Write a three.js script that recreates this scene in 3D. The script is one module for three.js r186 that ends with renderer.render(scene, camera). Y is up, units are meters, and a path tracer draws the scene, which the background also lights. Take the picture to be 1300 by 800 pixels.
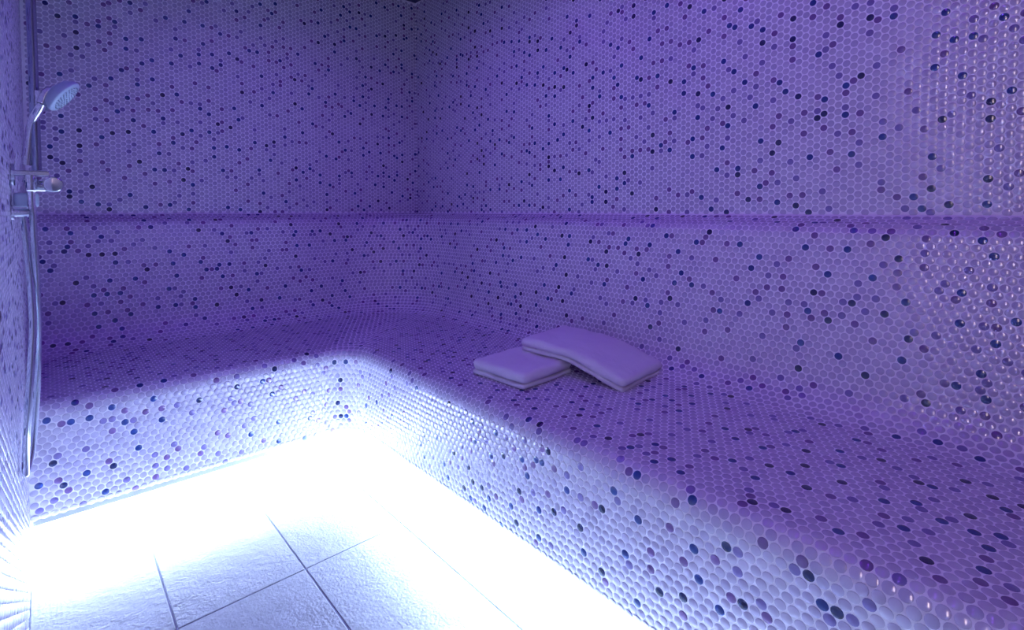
import * as THREE from 'three';
import { mergeGeometries, mergeVertices, toCreasedNormals } from 'three/addons/utils/BufferGeometryUtils.js';
import { ImprovedNoise } from 'three/addons/math/ImprovedNoise.js';
import { RectAreaLightUniformsLib } from 'three/addons/lights/RectAreaLightUniformsLib.js';
import { RoundedBoxGeometry } from 'three/addons/geometries/RoundedBoxGeometry.js';

// ---------------------------------------------------------------- camera, light, exposure
// Plan axes of the room: U = depth along the left wall (world -z), V = across (world +x), y up. Camera stands over U = V = 0.
const scene = new THREE.Scene();
scene.background = new THREE.Color(0x000000);
const FOCAL = 646.2, PITCH = 2.178, YAW = 42.47, EYE = 0.988;
const camera = new THREE.PerspectiveCamera(2 * Math.atan(400 / FOCAL) * 180 / Math.PI, 1300 / 800, 0.01, 30);
camera.position.set(0, EYE, 0);
camera.rotation.order = 'YXZ';
camera.rotation.set(-PITCH * Math.PI / 180, -YAW * Math.PI / 180, 0);
camera.setViewOffset(1300, 800, 0, 400 - 292.24, 1300, 800);       // rising-front shift of the lens
camera.updateProjectionMatrix(); camera.updateMatrixWorld(true);
const renderer = new THREE.WebGLRenderer({ antialias: true });
renderer.toneMapping = THREE.LinearToneMapping;
renderer.toneMappingExposure = 1.0;
renderer.shadowMap.enabled = true;
RectAreaLightUniformsLib.init();

const LED = { color: new THREE.Color().setRGB(0.56, 0.73, 1.0), power: 575 };       // cool white strip under the bench
const VIOLET = { color: new THREE.Color().setRGB(0.26, 0.034, 1.0), power: 0.42 };    // ceiling spots (candela each)
const WARM = { color: new THREE.Color().setRGB(1.0, 0.76, 0.90), power: 85 };      // slim lamp on the left wall behind the camera

// ---------------------------------------------------------------- room measures
const VL = -0.055, UF = 1.925, VF = 0.895, OW = 0.80;              // left wall, bench front planes, wall depth behind the front
const UW = UF + OW, VW = VF + OW, YC = 2.253, UE = -0.25, YL = 0.977;
const P = 0.0207, RT = 0.0095;                                      // mosaic pitch and tile radius
const W = (u, v, y) => new THREE.Vector3(v, y, -u);

// ---------------------------------------------------------------- helpers
let seed = 12345;
const rnd = () => { seed |= 0; seed = seed + 0x6D2B79F5 | 0; let t = Math.imul(seed ^ seed >>> 15, 1 | seed); t = t + Math.imul(t ^ t >>> 7, 61 | t) ^ t; return ((t ^ t >>> 14) >>> 0) / 4294967296; };
const noise = new ImprovedNoise();
const fbm = (x, y, z = 0, o = 4) => { let a = 1, s = 0, f = 1; for (let i = 0; i < o; i++) { s += a * noise.noise(x * f, y * f, z * f + i * 7.3); a *= 0.5; f *= 2.03; } return s; };
const lin = (r, g, b) => new THREE.Color().setRGB(r, g, b);
function shadow(o) { o.castShadow = true; o.receiveShadow = true; return o; }
function obj(name, geometry, material, parent = scene) {
  const g = Array.isArray(geometry) ? (geometry.length > 1 ? mergeGeometries(geometry.map(q => (q.index ? q.toNonIndexed() : q))) : geometry[0]) : geometry;
  const m = shadow(new THREE.Mesh(g, material)); m.name = name; parent.add(m); return m;
}
function group(name, data, position) {
  const g = new THREE.Group(); g.name = name; if (position) g.position.copy(position); g.userData = data; scene.add(g); return g;
}
function box(x0, x1, y0, y1, z0, z1) {
  const g = new THREE.BoxGeometry(x1 - x0, y1 - y0, z1 - z0); g.translate((x0 + x1) / 2, (y0 + y1) / 2, (z0 + z1) / 2); return g;
}
function heightTexture(n, fn, repeat) {
  const d = new Uint8Array(n * n * 4);
  for (let j = 0; j < n; j++) for (let i = 0; i < n; i++) { const k = Math.max(0, Math.min(255, fn(i / n, j / n) * 255)); d.set([k, k, k, 255], (j * n + i) * 4); }
  const t = new THREE.DataTexture(d, n, n); t.wrapS = t.wrapT = THREE.RepeatWrapping; t.magFilter = THREE.LinearFilter; t.minFilter = THREE.LinearMipmapLinearFilter; t.generateMipmaps = true;
  if (repeat) t.repeat.set(repeat, repeat); t.needsUpdate = true; return t;
}
// tileable noise on a torus-like blend
const wrapNoise = (x, y, f, z) => { const a = fbm(x * f, y * f, z), b = fbm((x - 1) * f, y * f, z), c = fbm(x * f, (y - 1) * f, z), d = fbm((x - 1) * f, (y - 1) * f, z); return (a * (1 - x) + b * x) * (1 - y) + (c * (1 - x) + d * x) * y; };

// ---------------------------------------------------------------- materials
const groutBump = heightTexture(128, (x, y) => 0.5 + 0.5 * wrapNoise(x, y, 24, 3), 12);
const M = {
  grout: new THREE.MeshStandardMaterial({ color: lin(0.86, 0.84, 0.90), roughness: 0.7, bumpMap: groutBump, bumpScale: 0.0004 }),
  ceiling: new THREE.MeshStandardMaterial({ color: lin(0.05, 0.075, 0.15), roughness: 0.8 }),
  render: new THREE.MeshStandardMaterial({ color: lin(0.16, 0.15, 0.20), roughness: 0.6 }),
  chrome: new THREE.MeshStandardMaterial({ color: lin(0.78, 0.80, 0.84), metalness: 1, roughness: 0.12 }),
  steel: new THREE.MeshStandardMaterial({ color: lin(0.34, 0.37, 0.50), metalness: 1, roughness: 0.2 }),
  hose: new THREE.MeshStandardMaterial({ color: lin(0.62, 0.66, 0.74), metalness: 1, roughness: 0.22 }),
  plastic: new THREE.MeshStandardMaterial({ color: lin(0.42, 0.50, 0.62), roughness: 0.35 }),
  darkPlastic: new THREE.MeshStandardMaterial({ color: lin(0.26, 0.32, 0.42), roughness: 0.4 }),
};
const KINDS = [
  { w: 0.40, c: lin(0.52, 0.48, 0.61) }, { w: 0.26, c: lin(0.58, 0.54, 0.66) }, { w: 0.18, c: lin(0.47, 0.43, 0.58) },
  { w: 0.05, c: lin(0.20, 0.16, 0.37) }, { w: 0.045, c: lin(0.18, 0.10, 0.27) },
  { w: 0.045, c: lin(0.016, 0.045, 0.21) }, { w: 0.02, c: lin(0.009, 0.018, 0.085) },
];
const tileMaterials = KINDS.map(k => new THREE.MeshPhysicalMaterial({ color: k.c, roughness: 0.15, ior: 1.85 }));
const tileShared = new THREE.MeshPhysicalMaterial({ color: 0xffffff, roughness: 0.15, ior: 1.85 });
const pickKind = () => { let t = rnd(), i = 0; while (i < KINDS.length - 1 && (t -= KINDS[i].w) > 0) i++; return i; };

// one penny-round tile: a glazed cap, axis +z, rim sunk just under the grout
const tileGeometry = (() => {
  const rings = [0.5, 0.9, 1.0], n = 14, H = 0.00115, Z0 = 0.0007, pos = [0, 0, H + Z0], nor = [0, 0, 1], idx = [];
  const hgt = r => (r === 1 ? 0 : H * (1 - r * r) + Z0), slope = r => (r === 1 ? 0.9 : 2 * H / RT * r);
  rings.forEach((r, k) => { for (let i = 0; i < n; i++) {
    const a = i / n * 2 * Math.PI, s = slope(r), L = Math.hypot(1, s);
    pos.push(Math.cos(a) * r * RT, Math.sin(a) * r * RT, hgt(r) - (r === 1 ? 0.0002 : 0)); nor.push(Math.cos(a) * s / L, Math.sin(a) * s / L, 1 / L);
    const b = 1 + k * n + i, c = 1 + k * n + (i + 1) % n;
    if (k === 0) idx.push(0, b, c); else idx.push(b - n, b, c, b - n, c, c - n);
  } });
  const g = new THREE.BufferGeometry(); g.setAttribute('position', new THREE.Float32BufferAttribute(pos, 3)); g.setAttribute('normal', new THREE.Float32BufferAttribute(nor, 3)); g.setIndex(idx); return g;
})();

// tiles: list of {p: Vector3, n: Vector3}; the 300 that show largest become parts, the rest one field
const Z = new THREE.Vector3(0, 0, 1), tmp = new THREE.Vector3();
function layTiles(parent, list, limit = 300) {
  // coloured tiles are strewn evenly: two dark ones seldom touch
  const cells = new Map(), key = (x, y, z) => Math.round(x) + ',' + Math.round(y) + ',' + Math.round(z), C = P * 1.6;
  const kindAt = p => {
    let k = pickKind(); if (k < 3) return k;
    const cls = k < 5 ? 0 : 1;
    for (let i = -1; i < 2; i++) for (let j = -1; j < 2; j++) for (let m = -1; m < 2; m++) for (const q of cells.get(key(p.x / C + i, p.y / C + j, p.z / C + m)) || []) if (q.p.distanceTo(p) < P * (cls && q.cls ? 1.9 : 1.15) && rnd() < (q.cls === cls ? 0.85 : 0.3)) return Math.floor(rnd() * 3);
    const kk = key(p.x / C, p.y / C, p.z / C); if (!cells.has(kk)) cells.set(kk, []); cells.get(kk).push({ p, cls }); return k;
  };
  const ready = list.map(t => {
    const n = t.n.clone(); n.x += (rnd() - 0.5) * 0.035; n.y += (rnd() - 0.5) * 0.035; n.z += (rnd() - 0.5) * 0.035; n.normalize();
    const q = new THREE.Quaternion().setFromUnitVectors(Z, n).multiply(new THREE.Quaternion().setFromAxisAngle(Z, rnd() * 6.283));
    const pos = t.p.clone(); pos.x += (rnd() - 0.5) * 0.0006; pos.y += (rnd() - 0.5) * 0.0006; pos.z += (rnd() - 0.5) * 0.0006;
    const s = pos.clone().project(camera), away = camera.position.clone().sub(pos), d = away.length(), face = away.dot(t.n) / d;
    const seen = s.z < 1 && Math.abs(s.x) < 1 && Math.abs(s.y) < 1 && face > 0;
    return { pos, q, k: kindAt(pos), size: seen ? face / d / d : 0 };
  });
  ready.sort((a, b) => b.size - a.size);
  let k = 0;
  for (; k < Math.min(limit, ready.length) && ready[k].size > 0; k++) {
    const m = obj('penny_tile', tileGeometry, tileMaterials[ready[k].k], parent); m.position.copy(ready[k].pos); m.quaternion.copy(ready[k].q);
  }
  const rest = ready.slice(k), field = shadow(new THREE.InstancedMesh(tileGeometry, tileShared, rest.length)), one = new THREE.Vector3(1, 1, 1), mat = new THREE.Matrix4();
  rest.forEach((t, i) => { field.setMatrixAt(i, mat.compose(t.pos, t.q, one)); field.setColorAt(i, KINDS[t.k].c); });
  field.name = 'penny_tile_field'; field.userData.kind = 'stuff'; parent.add(field);
}

// ---------------------------------------------------------------- bench section: offset o behind the front plane, height y, plan radius r of the inner corner
function arcPts(co, cy, rad, a0, a1, n) { const out = []; for (let i = 0; i <= n; i++) { const a = (a0 + (a1 - a0) * i / n) * Math.PI / 180; out.push([co + rad * Math.cos(a), cy + rad * Math.sin(a)]); } return out; }
const RB = 0.045;                                                   // nosing radius
const YB = 0.12, YS = 0.447;
const lean = Math.atan2(0.075, 0.37) * 180 / Math.PI;               // backrest leans back
const FR = 0.115;                                                   // seat to backrest cove
const coveC = [0.525, YS + 0.006 + FR];
const LR = 0.05;                                                    // ledge nosing
const benchLine = [[0.10, 0.0], [0.10, YB + 0.004], [0.012, YB], ...arcPts(0.01, YB + 0.01, 0.01, 270, 180, 4), ...arcPts(RB, YS - RB, RB, 180, 90, 8), ...arcPts(coveC[0], coveC[1], FR, 270, 315, 5)];
const ledgeC = (() => { const a = -lean * Math.PI / 180, s = [coveC[0] + FR * Math.cos(a), coveC[1] + FR * Math.sin(a)]; const y = YL - 0.021 - LR; const t = (y - s[1]); return [s[0] + t * Math.tan(lean * Math.PI / 180) + LR / Math.cos(a), y]; })();
const backLine = [...arcPts(coveC[0], coveC[1], FR, 315, 360 - lean, 5), ...arcPts(ledgeC[0], ledgeC[1], LR, 180 - lean, 97, 8), [OW, YL]];
const radiusAt = (o, y) => {
  const sm = (a, b, x) => { const t = Math.max(0, Math.min(1, (x - a) / (b - a))); return t * t * (3 - 2 * t); };
  if (y < 0.2 && o > 0.05) return 0.13;
  if (o > ledgeC[0]) return 0.36 - 0.335 * sm(ledgeC[0], OW, o);
  return 0.13 + 0.23 * sm(0.05, 0.6, o);
};
// point and plan direction of +o on the path of offset o
function pathPoint(o, r, side, t) {                                 // side 0: left run (t = V), 1: corner (t = angle 0..pi/2), 2: right run (t = U)
  const U = UF + o, V = VF + o;
  if (side === 0) return { u: U, v: t, du: 1, dv: 0 };
  if (side === 2) return { u: t, v: V, du: 0, dv: 1 };
  return { u: U - r + r * Math.cos(t), v: V - r + r * Math.sin(t), du: Math.cos(t), dv: Math.sin(t) };
}
function sweep(line) {                                              // line: closed section, each [o, y, r]
  const cols = []; const N = 18;
  for (let k = 0; k <= N + 2; k++) cols.push(k === 0 ? [0, VL] : k === N + 2 ? [2, UE] : [1, (k - 1) / N * Math.PI / 2]);
  const pos = [], idx = [], n = line.length, c = cols.length;
  for (const [o, y, r] of line) for (const [s, t] of cols) { const q = pathPoint(o, r, s, t); pos.push(q.v, y, -q.u); }
  for (let i = 0; i < n; i++) for (let k = 0; k < c - 1; k++) { const a = i * c + k, b = ((i + 1) % n) * c + k; idx.push(a, a + 1, b, b, a + 1, b + 1); }
  const tri = THREE.ShapeUtils.triangulateShape(line.map(q => new THREE.Vector2(q[0], q[1])), []);
  for (const [a, b, d] of tri) { idx.push(a * c, b * c, d * c); idx.push(a * c + c - 1, d * c + c - 1, b * c + c - 1); }
  let g = new THREE.BufferGeometry(); g.setAttribute('position', new THREE.Float32BufferAttribute(pos, 3)); g.setIndex(idx);
  g = toCreasedNormals(g, 0.6);
  const p = g.attributes.position, uv = []; for (let i = 0; i < p.count; i++) uv.push(p.getX(i) + p.getZ(i), p.getY(i)); g.setAttribute('uv', new THREE.Float32BufferAttribute(uv, 2));
  return g;
}
const withR = line => line.map(([o, y]) => [o, y, radiusAt(o, y)]);
function sampler(line) {                                            // arc-length samples of an open section
  const acc = [0]; for (let i = 1; i < line.length; i++) acc.push(acc[i - 1] + Math.hypot(line[i][0] - line[i - 1][0], line[i][1] - line[i - 1][1]));
  const at = s => { let i = 1; while (i < acc.length - 1 && acc[i] < s) i++; const f = (s - acc[i - 1]) / (acc[i] - acc[i - 1]); return [line[i - 1][0] + (line[i][0] - line[i - 1][0]) * f, line[i - 1][1] + (line[i][1] - line[i - 1][1]) * f]; };
  return { len: acc[acc.length - 1], at };
}
function rowsOn(line, s0, s1, out, out2, yTop) {
  const smp = sampler(line), step = P * 0.866; let row = 0;
  for (let s = s0; s <= s1; s += step, row++) {
    const [o, y] = smp.at(s), e = 0.004, a = smp.at(Math.max(0, s - e)), b = smp.at(Math.min(smp.len, s + e)), L = Math.hypot(b[0] - a[0], b[1] - a[1]);
    const no = -(b[1] - a[1]) / L, ny = (b[0] - a[0]) / L, r = radiusAt(o, y), U = UF + o, V = VF + o;
    const put = (side, t) => { const q = pathPoint(o, r, side, t); (out2 && o > yTop ? out2 : out).push({ p: W(q.u, q.v, y), n: new THREE.Vector3(q.dv * no, ny, -q.du * no) }); };
    const ph = (row % 2) * P / 2 + P * 0.5;
    let v = VL + ph, lastV = VL; for (; v <= V - r; v += P) { put(0, v); lastV = v; }
    let u = UE + ph, lastU = UE; for (; u <= U - r; u += P) { put(2, u); lastU = u; }
    const gapA = V - r - lastV, arc = r * Math.PI / 2, gapB = U - r - lastU, total = gapA + arc + gapB, n = Math.max(1, Math.floor(total / P + 0.08));
    for (let k = 1; k < n; k++) { const d = k * total / n; if (d < gapA) put(0, lastV + d); else if (d < gapA + arc) put(1, (d - gapA) / r); else put(2, U - r - (d - gapA - arc)); }
  }
  return row;
}

// ---------------------------------------------------------------- floor
const floor = group('floor', { kind: 'structure', label: 'pale textured stone floor tiles in a steam room', category: 'floor' });
obj('grout_bed', box(VL - 0.1, VW + 0.1, -0.12, -0.0032, -UW - 0.1, -UE + 0.1), new THREE.MeshStandardMaterial({ color: lin(0.46, 0.5, 0.6), roughness: 0.9 }), floor);
const stoneBump = heightTexture(512, (x, y) => {
  const a = wrapNoise(x, y, 22, 1.5), b = wrapNoise(x, y, 64, 9.1); return 0.5 + 0.33 * a + 0.3 * b;
});
const stoneTone = (() => {
  const n = 256, d = new Uint8Array(n * n * 4);
  for (let j = 0; j < n; j++) for (let i = 0; i < n; i++) { const f = wrapNoise(i / n, j / n, 6, 2.2) * 0.5 + wrapNoise(i / n, j / n, 40, 4.4) * 0.5, k = 222 + f * 30; d.set([k, k, Math.min(255, k + 3), 255], (j * n + i) * 4); }
  const t = new THREE.DataTexture(d, n, n); t.colorSpace = THREE.SRGBColorSpace; t.wrapS = t.wrapT = THREE.RepeatWrapping; t.magFilter = THREE.LinearFilter; t.needsUpdate = true; return t;
})();
M.stone = new THREE.MeshStandardMaterial({ color: lin(0.53, 0.56, 0.61), map: stoneTone, roughness: 0.55, bumpMap: stoneBump, bumpScale: 0.0022 });
{
  const us = [UE, 0.1945, 0.7945, 1.3945, 1.9945, 2.08], vs = [VL, 0.204, 0.504, 0.804, 1.04], g2 = 0.0022;
  for (let i = 0; i < us.length - 1; i++) for (let j = 0; j < vs.length - 1; j++) {
    const w = vs[j + 1] - vs[j] - 2 * g2, d = us[i + 1] - us[i] - 2 * g2, h = 0.008, b = 0.0016;
    // slab with bevelled top edge
    const s = new THREE.Shape(); s.moveTo(-w / 2 + b, -d / 2 + b); s.lineTo(w / 2 - b, -d / 2 + b); s.lineTo(w / 2 - b, d / 2 - b); s.lineTo(-w / 2 + b, d / 2 - b); s.closePath();
    const g = new THREE.ExtrudeGeometry(s, { depth: h - b, bevelEnabled: true, bevelThickness: b, bevelSize: b, bevelSegments: 2 }); g.rotateX(-Math.PI / 2);
    const p = g.attributes.position, uv = [], ou = rnd() * 3, ov = rnd() * 3; for (let k = 0; k < p.count; k++) uv.push((p.getX(k) + ou) / 0.42, (p.getZ(k) + ov) / 0.42); g.setAttribute('uv', new THREE.Float32BufferAttribute(uv, 2));
    const m = obj('stone_tile', g, M.stone, floor); m.position.set((vs[j] + vs[j + 1]) / 2, -h, -(us[i] + us[i + 1]) / 2);
  }
}

// ---------------------------------------------------------------- walls and ceiling
const T = 0.1;
function wall(name, label, b) {
  const g = group(name, { kind: 'structure', label, category: 'wall' });
  const geo = box(...b), p = geo.attributes.position, uv = []; for (let i = 0; i < p.count; i++) uv.push(p.getX(i) + p.getZ(i), p.getY(i)); geo.setAttribute('uv', new THREE.Float32BufferAttribute(uv, 2));
  obj('grout_bed', geo, M.grout, g); return g;
}
const wallBack = wall('wall_back', 'violet-lit wall of round mosaic tiles behind the short bench run', [VL - T, VW + T, 0, YC, -UW - T, -UW]);
const wallRight = wall('wall_right', 'violet-lit wall of round mosaic tiles behind the long bench run', [VW, VW + T, 0, YC, -UW, -UE + T]);
const wallLeft = wall('wall_left', 'mosaic tiled wall carrying the chrome shower', [VL - T, VL, 0, YC, -UW, -UE + T]);
const columns = (put, a0, a1, y0, y1, test) => { let c = 0; for (let a = a0 + P * 0.5; a < a1 - RT * 0.9; a += P * 0.866, c++) for (let y = y0 + P * 0.5 + (c % 2) * P / 2; y < y1 - RT * 0.8; y += P) if (!test || test(a, y)) put(a, y); };
{
  let l = []; columns((d, y) => l.push({ p: W(UW, VW - d, y), n: new THREE.Vector3(0, 0, 1) }), -0.001, VW - VL, YL - 0.004, YC); layTiles(wallBack, l);
  l = []; columns((d, y) => l.push({ p: W(UW - d, VW, y), n: new THREE.Vector3(-1, 0, 0) }), -0.001, UW - UE, YL - 0.004, YC); layTiles(wallRight, l);
  l = [];
  const section = [...benchLine, ...backLine];
  const inBench = (u, y) => { const o = u - UF; if (o < -0.011) return false; if (y < YB - 0.01) return o > 0.09; if (o < 0.0) return y < YS - 0.02; let top = YS; for (let i = 3; i < section.length - 1; i++) { const [a, b] = [section[i], section[i + 1]]; if (o >= Math.min(a[0], b[0]) && o <= Math.max(a[0], b[0]) && a[1] > 0.3) top = Math.max(a[1], b[1]); } return y < top + 0.008; };
  columns((d, y) => l.push({ p: W(UW - d, VL, y), n: new THREE.Vector3(1, 0, 0) }), 0, UW - UE, 0.0, YC, (d, y) => !inBench(UW - d, y)); layTiles(wallLeft, l);
}
const wf = obj('wall_front', box(VL - T, VW + T, 0, YC, -UE, -UE + T), M.render); wf.userData = { kind: 'structure', label: 'plain entrance wall', category: 'wall' };
const cg = obj('ceiling', box(VL - T, VW + T, YC, YC + 0.1, -UW - T, -UE + T), M.ceiling); cg.userData = { kind: 'structure', label: 'dark blue painted ceiling', category: 'ceiling' };

// ---------------------------------------------------------------- bench and backrest
const benchTiles = [], backTiles = [];
const bench = group('tiled_bench', { label: 'L-shaped built-in bench covered in round mosaic tiles', category: 'bench' });
{
  const end = benchLine[benchLine.length - 1];
  const body = withR(benchLine); body.push([end[0], 0, radiusAt(end[0], end[1])]);
  obj('grout_bed', sweep(body), M.grout, bench);
  const l = benchTiles, splitAt = end[0];
  rowsOn([[0.10, 0], [0.10, YB]], P * 0.5, YB - RT, l);
  const open = [...benchLine.slice(3), ...backLine.slice(1)], os = sampler(open);
  rowsOn(open, 0.014, os.len - 0.007, l, backTiles, splitAt);
  layTiles(bench, l);
}
const backrest = group('wall_lower', { kind: 'structure', label: 'leaning lower wall of round mosaic tiles with a narrow rounded ledge', category: 'wall' });
{
  const s = backLine[0], body = withR(backLine); body.push([OW, 0, radiusAt(OW, 0.5)], [s[0], 0, radiusAt(s[0], s[1])]); body[body.length - 2][2] = 0.025;
  obj('grout_bed', sweep(body), M.grout, backrest);
  const l = backTiles;
  // fill the wide corner of the ledge
  const near = l.filter(t => t.p.y > YL - 0.03 && t.n.y > 0.6);
  let r0 = 0; for (let u = UW - 0.5; u < UW - RT; u += P * 0.866, r0++) for (let v = VW - 0.5 + (r0 % 2) * P / 2; v < VW - RT; v += P) {
    const o = ledgeC[0] + 0.01, r = 0.34, cu = UF + o - r, cv = VF + o - r; if (u < cu || v < cv || Math.hypot(u - cu, v - cv) < r) continue;
    const y = YL - 0.004; if (near.some(t => Math.hypot(t.p.x - v, t.p.z + u) < P * 0.93)) continue; l.push({ p: W(u, v, y), n: new THREE.Vector3(0, 1, 0) });
  }
  layTiles(backrest, l);
}

// ---------------------------------------------------------------- light strips under the bench
function strip(name, label, x0, x1, z0, z1) {
  const y = YB - 0.011, g = group(name, { label, category: 'led strip', group: 'light strips under the bench' }, new THREE.Vector3((x0 + x1) / 2, y, (z0 + z1) / 2));
  const w = x1 - x0, d = z1 - z0;
  const ch = new THREE.BoxGeometry(w, 0.022, d); obj('channel', ch, M.chrome, g);
  const gl = new THREE.BoxGeometry(w - 0.004, 0.003, d - 0.004); gl.translate(0, -0.0125, 0);
  obj('diffuser', gl, new THREE.MeshStandardMaterial({ color: 0xffffff, emissive: LED.color, emissiveIntensity: 2 }), g);
  const a = new THREE.RectAreaLight(LED.color, LED.power, w - 0.004, d - 0.004); a.rotation.x = -Math.PI / 2; a.position.y = -0.016; a.castShadow = true; g.add(a);
}
strip('led_strip', 'cool white light strip under the short bench run', VL + 0.005, VF + 0.02, -UF - 0.044, -UF - 0.02);
strip('led_strip_001', 'cool white light strip under the long bench run', VF + 0.02, VF + 0.044, -UF - 0.015, -UE - 0.005);

// ---------------------------------------------------------------- violet ceiling spots
{
  let k = 0;
  for (const u of [0.35, 1.1, 1.85]) for (const v of [0.6, 1.1]) {
    const g = group('ceiling_spot' + (k ? '_00' + k : ''), { label: 'small recessed violet spot in the dark ceiling', category: 'lamp', group: 'violet ceiling spots' }, W(u, v, YC)); k++;
    const ring = new THREE.TorusGeometry(0.05, 0.007, 8, 24); ring.rotateX(Math.PI / 2); obj('bezel', ring, M.chrome, g);
    const lens = new THREE.CylinderGeometry(0.045, 0.045, 0.006, 24); lens.translate(0, -0.001, 0);
    obj('lens', lens, new THREE.MeshStandardMaterial({ color: 0xffffff, emissive: VIOLET.color, emissiveIntensity: 3 }), g);
    const s = new THREE.SpotLight(VIOLET.color, VIOLET.power, 0, Math.PI * 0.46, 0.7, 2); s.position.set(0, -0.05, 0); s.target.position.set(0, -1, 0); s.castShadow = true; s.shadow.radius = 2.2; g.add(s); g.add(s.target);
  }
}
// slim lamp on the left wall behind the camera, mirrored as a streak in the glaze
{
  const g = group('wall_lamp', { label: 'slim upright warm lamp on the left wall by the entrance', category: 'lamp' }, W(-0.07, VL + 0.003, 1.54));
  obj('housing', new RoundedBoxGeometry(0.02, 0.74, 0.04, 3, 0.006).translate(0.0102, 0, 0), M.chrome, g);
  obj('diffuser', new RoundedBoxGeometry(0.008, 0.70, 0.018, 3, 0.003).translate(0.022, 0, 0), new THREE.MeshStandardMaterial({ color: 0xffffff, emissive: WARM.color, emissiveIntensity: 2 }), g);
  const a = new THREE.RectAreaLight(WARM.color, WARM.power, 0.016, 0.70); a.position.set(0.03, 0, 0); a.rotation.y = -Math.PI / 2; a.castShadow = true; g.add(a);
}

// ---------------------------------------------------------------- towels
const terry = heightTexture(256, (x, y) => 0.5 + 0.6 * wrapNoise(x, y, 70, 5.5) + 0.25 * wrapNoise(x, y, 20, 1.1));
M.towel = new THREE.MeshPhysicalMaterial({ color: lin(0.84, 0.83, 0.86), roughness: 1, bumpMap: terry, bumpScale: 0.0016, sheen: 0.4, sheenRoughness: 0.6, sheenColor: lin(0.8, 0.8, 0.9) });
function pad(w, h, d, r, warp, sd) {                                // a soft folded pad lying on y = 0
  let g = new THREE.BoxGeometry(w, h, d, Math.round(w / 0.006), Math.max(6, Math.round(h / 0.004)), Math.round(d / 0.006)); g.deleteAttribute('uv'); g.deleteAttribute('normal'); g = mergeVertices(g, 1e-5);
  const p = g.attributes.position, a = new THREE.Vector3(), c = new THREE.Vector3(), rr = Math.min(r, h / 2 - 0.0005);
  for (let i = 0; i < p.count; i++) {
    a.fromBufferAttribute(p, i); c.set(Math.max(-w / 2 + r, Math.min(w / 2 - r, a.x)), Math.max(-h / 2 + rr, Math.min(h / 2 - rr, a.y)), Math.max(-d / 2 + r, Math.min(d / 2 - r, a.z)));
    const dd = a.clone().sub(c), e = new THREE.Vector3(dd.x / r, dd.y / rr, dd.z / r); if (e.length() > 0) { e.normalize(); a.set(c.x + e.x * r, c.y + e.y * rr, c.z + e.z * r); }
    const s = 0.5 + a.y / h; a.y += h / 2;
    a.y += s * 0.006 * fbm(a.x * 11 + sd, a.z * 11, sd, 3); a.x += 0.005 * fbm(a.z * 9, a.y * 20, sd + 3, 2); a.z += 0.005 * fbm(a.x * 9, a.y * 20, sd + 8, 2);
    if (warp) warp(a);
    p.setXYZ(i, a.x, a.y, a.z);
  }
  g.computeVertexNormals();
  const uv = []; for (let i = 0; i < p.count; i++) uv.push((p.getX(i) + p.getY(i) * 0.6) / 0.16, (p.getZ(i) + p.getY(i) * 0.6) / 0.16); g.setAttribute('uv', new THREE.Float32BufferAttribute(uv, 2));
  return g;
}
const SEAT = YS + 0.0035;
{
  const g = group('folded_towel', { label: 'white terry towel folded flat on the bench, tucked under the other towel', category: 'towel', group: 'white towels on the bench' }, W(1.205, 1.15, SEAT)); g.rotation.y = 0.06;
  obj('folded_layer', pad(0.235, 0.016, 0.235, 0.010, null, 1.3), M.towel, g);
  obj('folded_layer', pad(0.24, 0.036, 0.24, 0.018, a => { a.y += 0.0145; }, 4.1), M.towel, g);
  const g2 = group('folded_towel_001', { label: 'white terry towel lying askew across the flat towel', category: 'towel', group: 'white towels on the bench' }, W(1.08, 1.345, SEAT)); g2.rotation.y = 0.09;
  const drape = a => { const t = Math.max(0, Math.min(1, (-a.z + 0.19) / 0.225)); a.y += 0.0535 * (0.45 * Math.sin(t * Math.PI / 2) + 0.55 * t * t * (3 - 2 * t)); };
  obj('folded_layer', pad(0.255, 0.016, 0.40, 0.010, drape, 7.7), M.towel, g2);
  obj('folded_layer', pad(0.262, 0.032, 0.41, 0.017, a => { a.y += 0.0145; drape(a); }, 9.9), M.towel, g2);
}

// ---------------------------------------------------------------- shower on the left wall
const US = 1.5;
function tube(points, r, seg = 40, rad = 12) { return new THREE.TubeGeometry(new THREE.CatmullRomCurve3(points), seg, r, rad); }
function rod(a, b, r, n = 20) { const d = b.clone().sub(a), g = new THREE.CylinderGeometry(r, r, d.length(), n); g.applyQuaternion(new THREE.Quaternion().setFromUnitVectors(new THREE.Vector3(0, 1, 0), d.clone().normalize())); g.translate((a.x + b.x) / 2, (a.y + b.y) / 2, (a.z + b.z) / 2); return g; }
const TV = VL + 0.0022;                                             // face of the wall tiles
{
  const g = group('shower_rail', { label: 'chrome riser rail fixed upright to the left wall', category: 'shower rail' }, W(US, -0.012, 0));
  obj('pipe', rod(new THREE.Vector3(0, 1.075, 0), new THREE.Vector3(0, 2.1, 0), 0.0085), M.steel, g);
  for (const y of [2.05]) { obj('bracket', [rod(new THREE.Vector3(TV + 0.012, y, 0), new THREE.Vector3(0, y, 0), 0.007), rod(new THREE.Vector3(TV + 0.012, y, 0), new THREE.Vector3(TV + 0.018, y, 0), 0.02)], M.chrome, g); }
}
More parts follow.
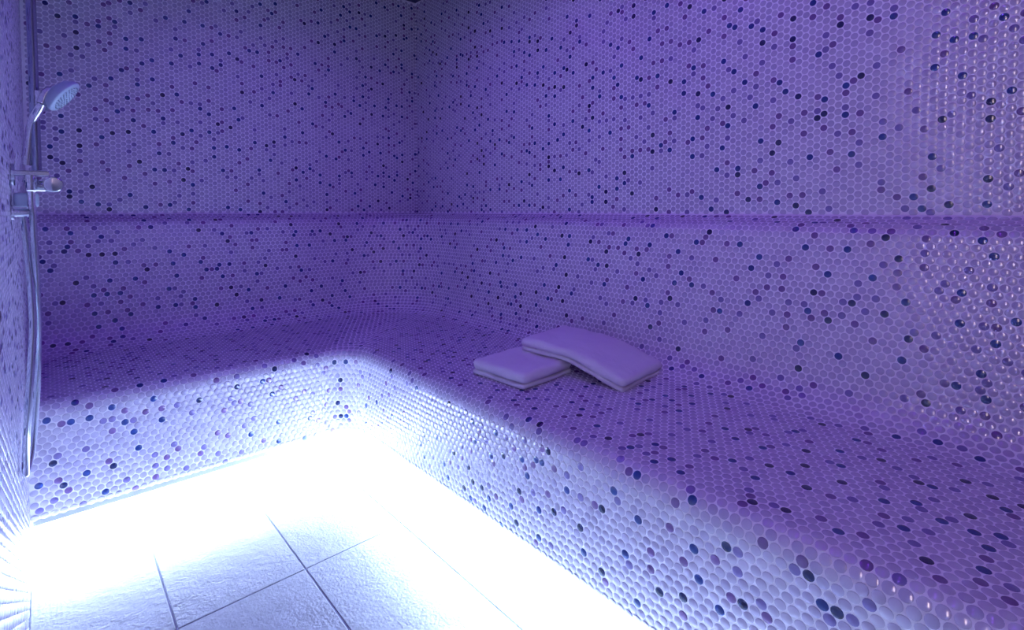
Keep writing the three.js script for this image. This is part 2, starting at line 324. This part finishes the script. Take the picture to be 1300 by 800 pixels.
{
  const g = group('shower_mixer', { label: 'chrome shower mixer with a round knob below the riser rail', category: 'mixer' }, W(US, 0, 1.044));
  const V = (v, y, u) => new THREE.Vector3(v, y, -u);
  obj('valve_body', [rod(V(0.012, 0, 0.0), V(0.012, 0, 0.2), 0.016), rod(V(-0.03, 0, 0.1), V(0.012, 0, 0.1), 0.013)], M.chrome, g);
  obj('knob', new THREE.LatheGeometry([[0.0005, 0], [0.014, 0], [0.0165, 0.002], [0.0165, 0.028], [0.0145, 0.032], [0.0005, 0.032]].map(q => new THREE.Vector2(...q)), 28).rotateX(-Math.PI / 2).translate(0.014, 0, 0.03), M.chrome, g);
  obj('wall_arm', [new RoundedBoxGeometry(0.062, 0.011, 0.05, 3, 0.003).translate(-0.0215, 0.024, -0.02), rod(V(TV, 0.022, 0.03), V(TV + 0.006, 0.022, 0.03), 0.024)], M.chrome, g);
  obj('housing', new RoundedBoxGeometry(0.04, 0.03, 0.07, 3, 0.006).translate(-0.030, -0.033, -0.03), M.plastic, g);
  obj('outlet', [rod(V(-0.022, 0.02, 0), V(-0.022, -0.012, 0), 0.0095), rod(V(-0.022, 0.005, 0), V(-0.022, 0.012, 0), 0.0125)], M.chrome, g);
  obj('hose_fitting', [rod(V(TV, -0.06, -0.02), V(-0.026, -0.06, -0.02), 0.0085), rod(V(TV, -0.06, -0.02), V(TV + 0.004, -0.06, -0.02), 0.016)], M.chrome, g);
}
{
  const pts = [[-0.022, 1.03, 1.50], [-0.020, 0.95, 1.50], [-0.018, 0.80, 1.50], [-0.020, 0.68, 1.50], [-0.027, 0.56, 1.49], [-0.035, 0.475, 1.475], [-0.042, 0.446, 1.455], [-0.044, 0.446, 1.435], [-0.042, 0.50, 1.42], [-0.034, 0.62, 1.43], [-0.026, 0.76, 1.47], [-0.030, 0.88, 1.51], [-0.036, 0.976, 1.52]];
  const g = group('shower_hose', { label: 'long chrome shower hose hanging in a loop against the left wall', category: 'hose' }, W(US, -0.03, 0.44));
  const q = pts.map(([v, y, u]) => W(u, v, y).sub(g.position));
  obj('tube', tube(q, 0.0062, 160, 14), M.hose, g);
  obj('ferrule', rod(q[0].clone().add(new THREE.Vector3(0, -0.045, 0)), q[0], 0.0082), M.chrome, g);
}
{
  const g = group('hand_shower', { label: 'round grey hand shower held on the riser rail', category: 'hand shower' }, W(US - 0.02, 0.036, 1.236));
  const n = new THREE.Vector3(0.76, -0.60, 0.17).normalize(), q = new THREE.Quaternion().setFromUnitVectors(new THREE.Vector3(0, 1, 0), n);
  const lathe = prof => new THREE.LatheGeometry(prof.map(a => new THREE.Vector2(a[0] * 0.88, a[1])), 40).applyQuaternion(q);
  obj('head', lathe([[0.0005, -0.024], [0.016, -0.023], [0.034, -0.016], [0.043, -0.006], [0.0445, 0.0], [0.043, 0.003], [0.0385, 0.0035]]), M.plastic, g);
  const face = obj('face_plate', lathe([[0.0395, 0.0022], [0.037, 0.0042], [0.0005, 0.0048]]), M.plastic, g);
  const nz = []; for (let r = 1; r <= 4; r++) for (let i = 0; i < r * 6; i++) { const a = i / (r * 6) * 6.283; const c = new THREE.CylinderGeometry(0.0011, 0.0014, 0.0024, 6); c.translate(Math.cos(a) * r * 0.0073, 0.0052, Math.sin(a) * r * 0.0073); nz.push(c.applyQuaternion(q)); }
  obj('nozzles', nz, M.darkPlastic, face).userData.kind = 'stuff';
  const back = n.clone().multiplyScalar(-0.02), hold = new THREE.Vector3(-0.036, -0.02, -0.004);
  obj('neck', tube([back, back.clone().add(new THREE.Vector3(-0.012, -0.008, 0)), hold], 0.0095, 20, 14), M.chrome, g);
  obj('handle', tube([hold, new THREE.Vector3(-0.052, -0.06, -0.02), new THREE.Vector3(-0.064, -0.15, -0.024)], 0.0085, 24, 14), M.chrome, g);
  obj('collar', rod(new THREE.Vector3(-0.038, -0.032, -0.02), new THREE.Vector3(-0.038, 0.008, -0.02), 0.0125), M.chrome, g);
}

scene.traverse(o => { if (o.isMesh) { o.castShadow = true; o.receiveShadow = true; } });
renderer.render(scene, camera);
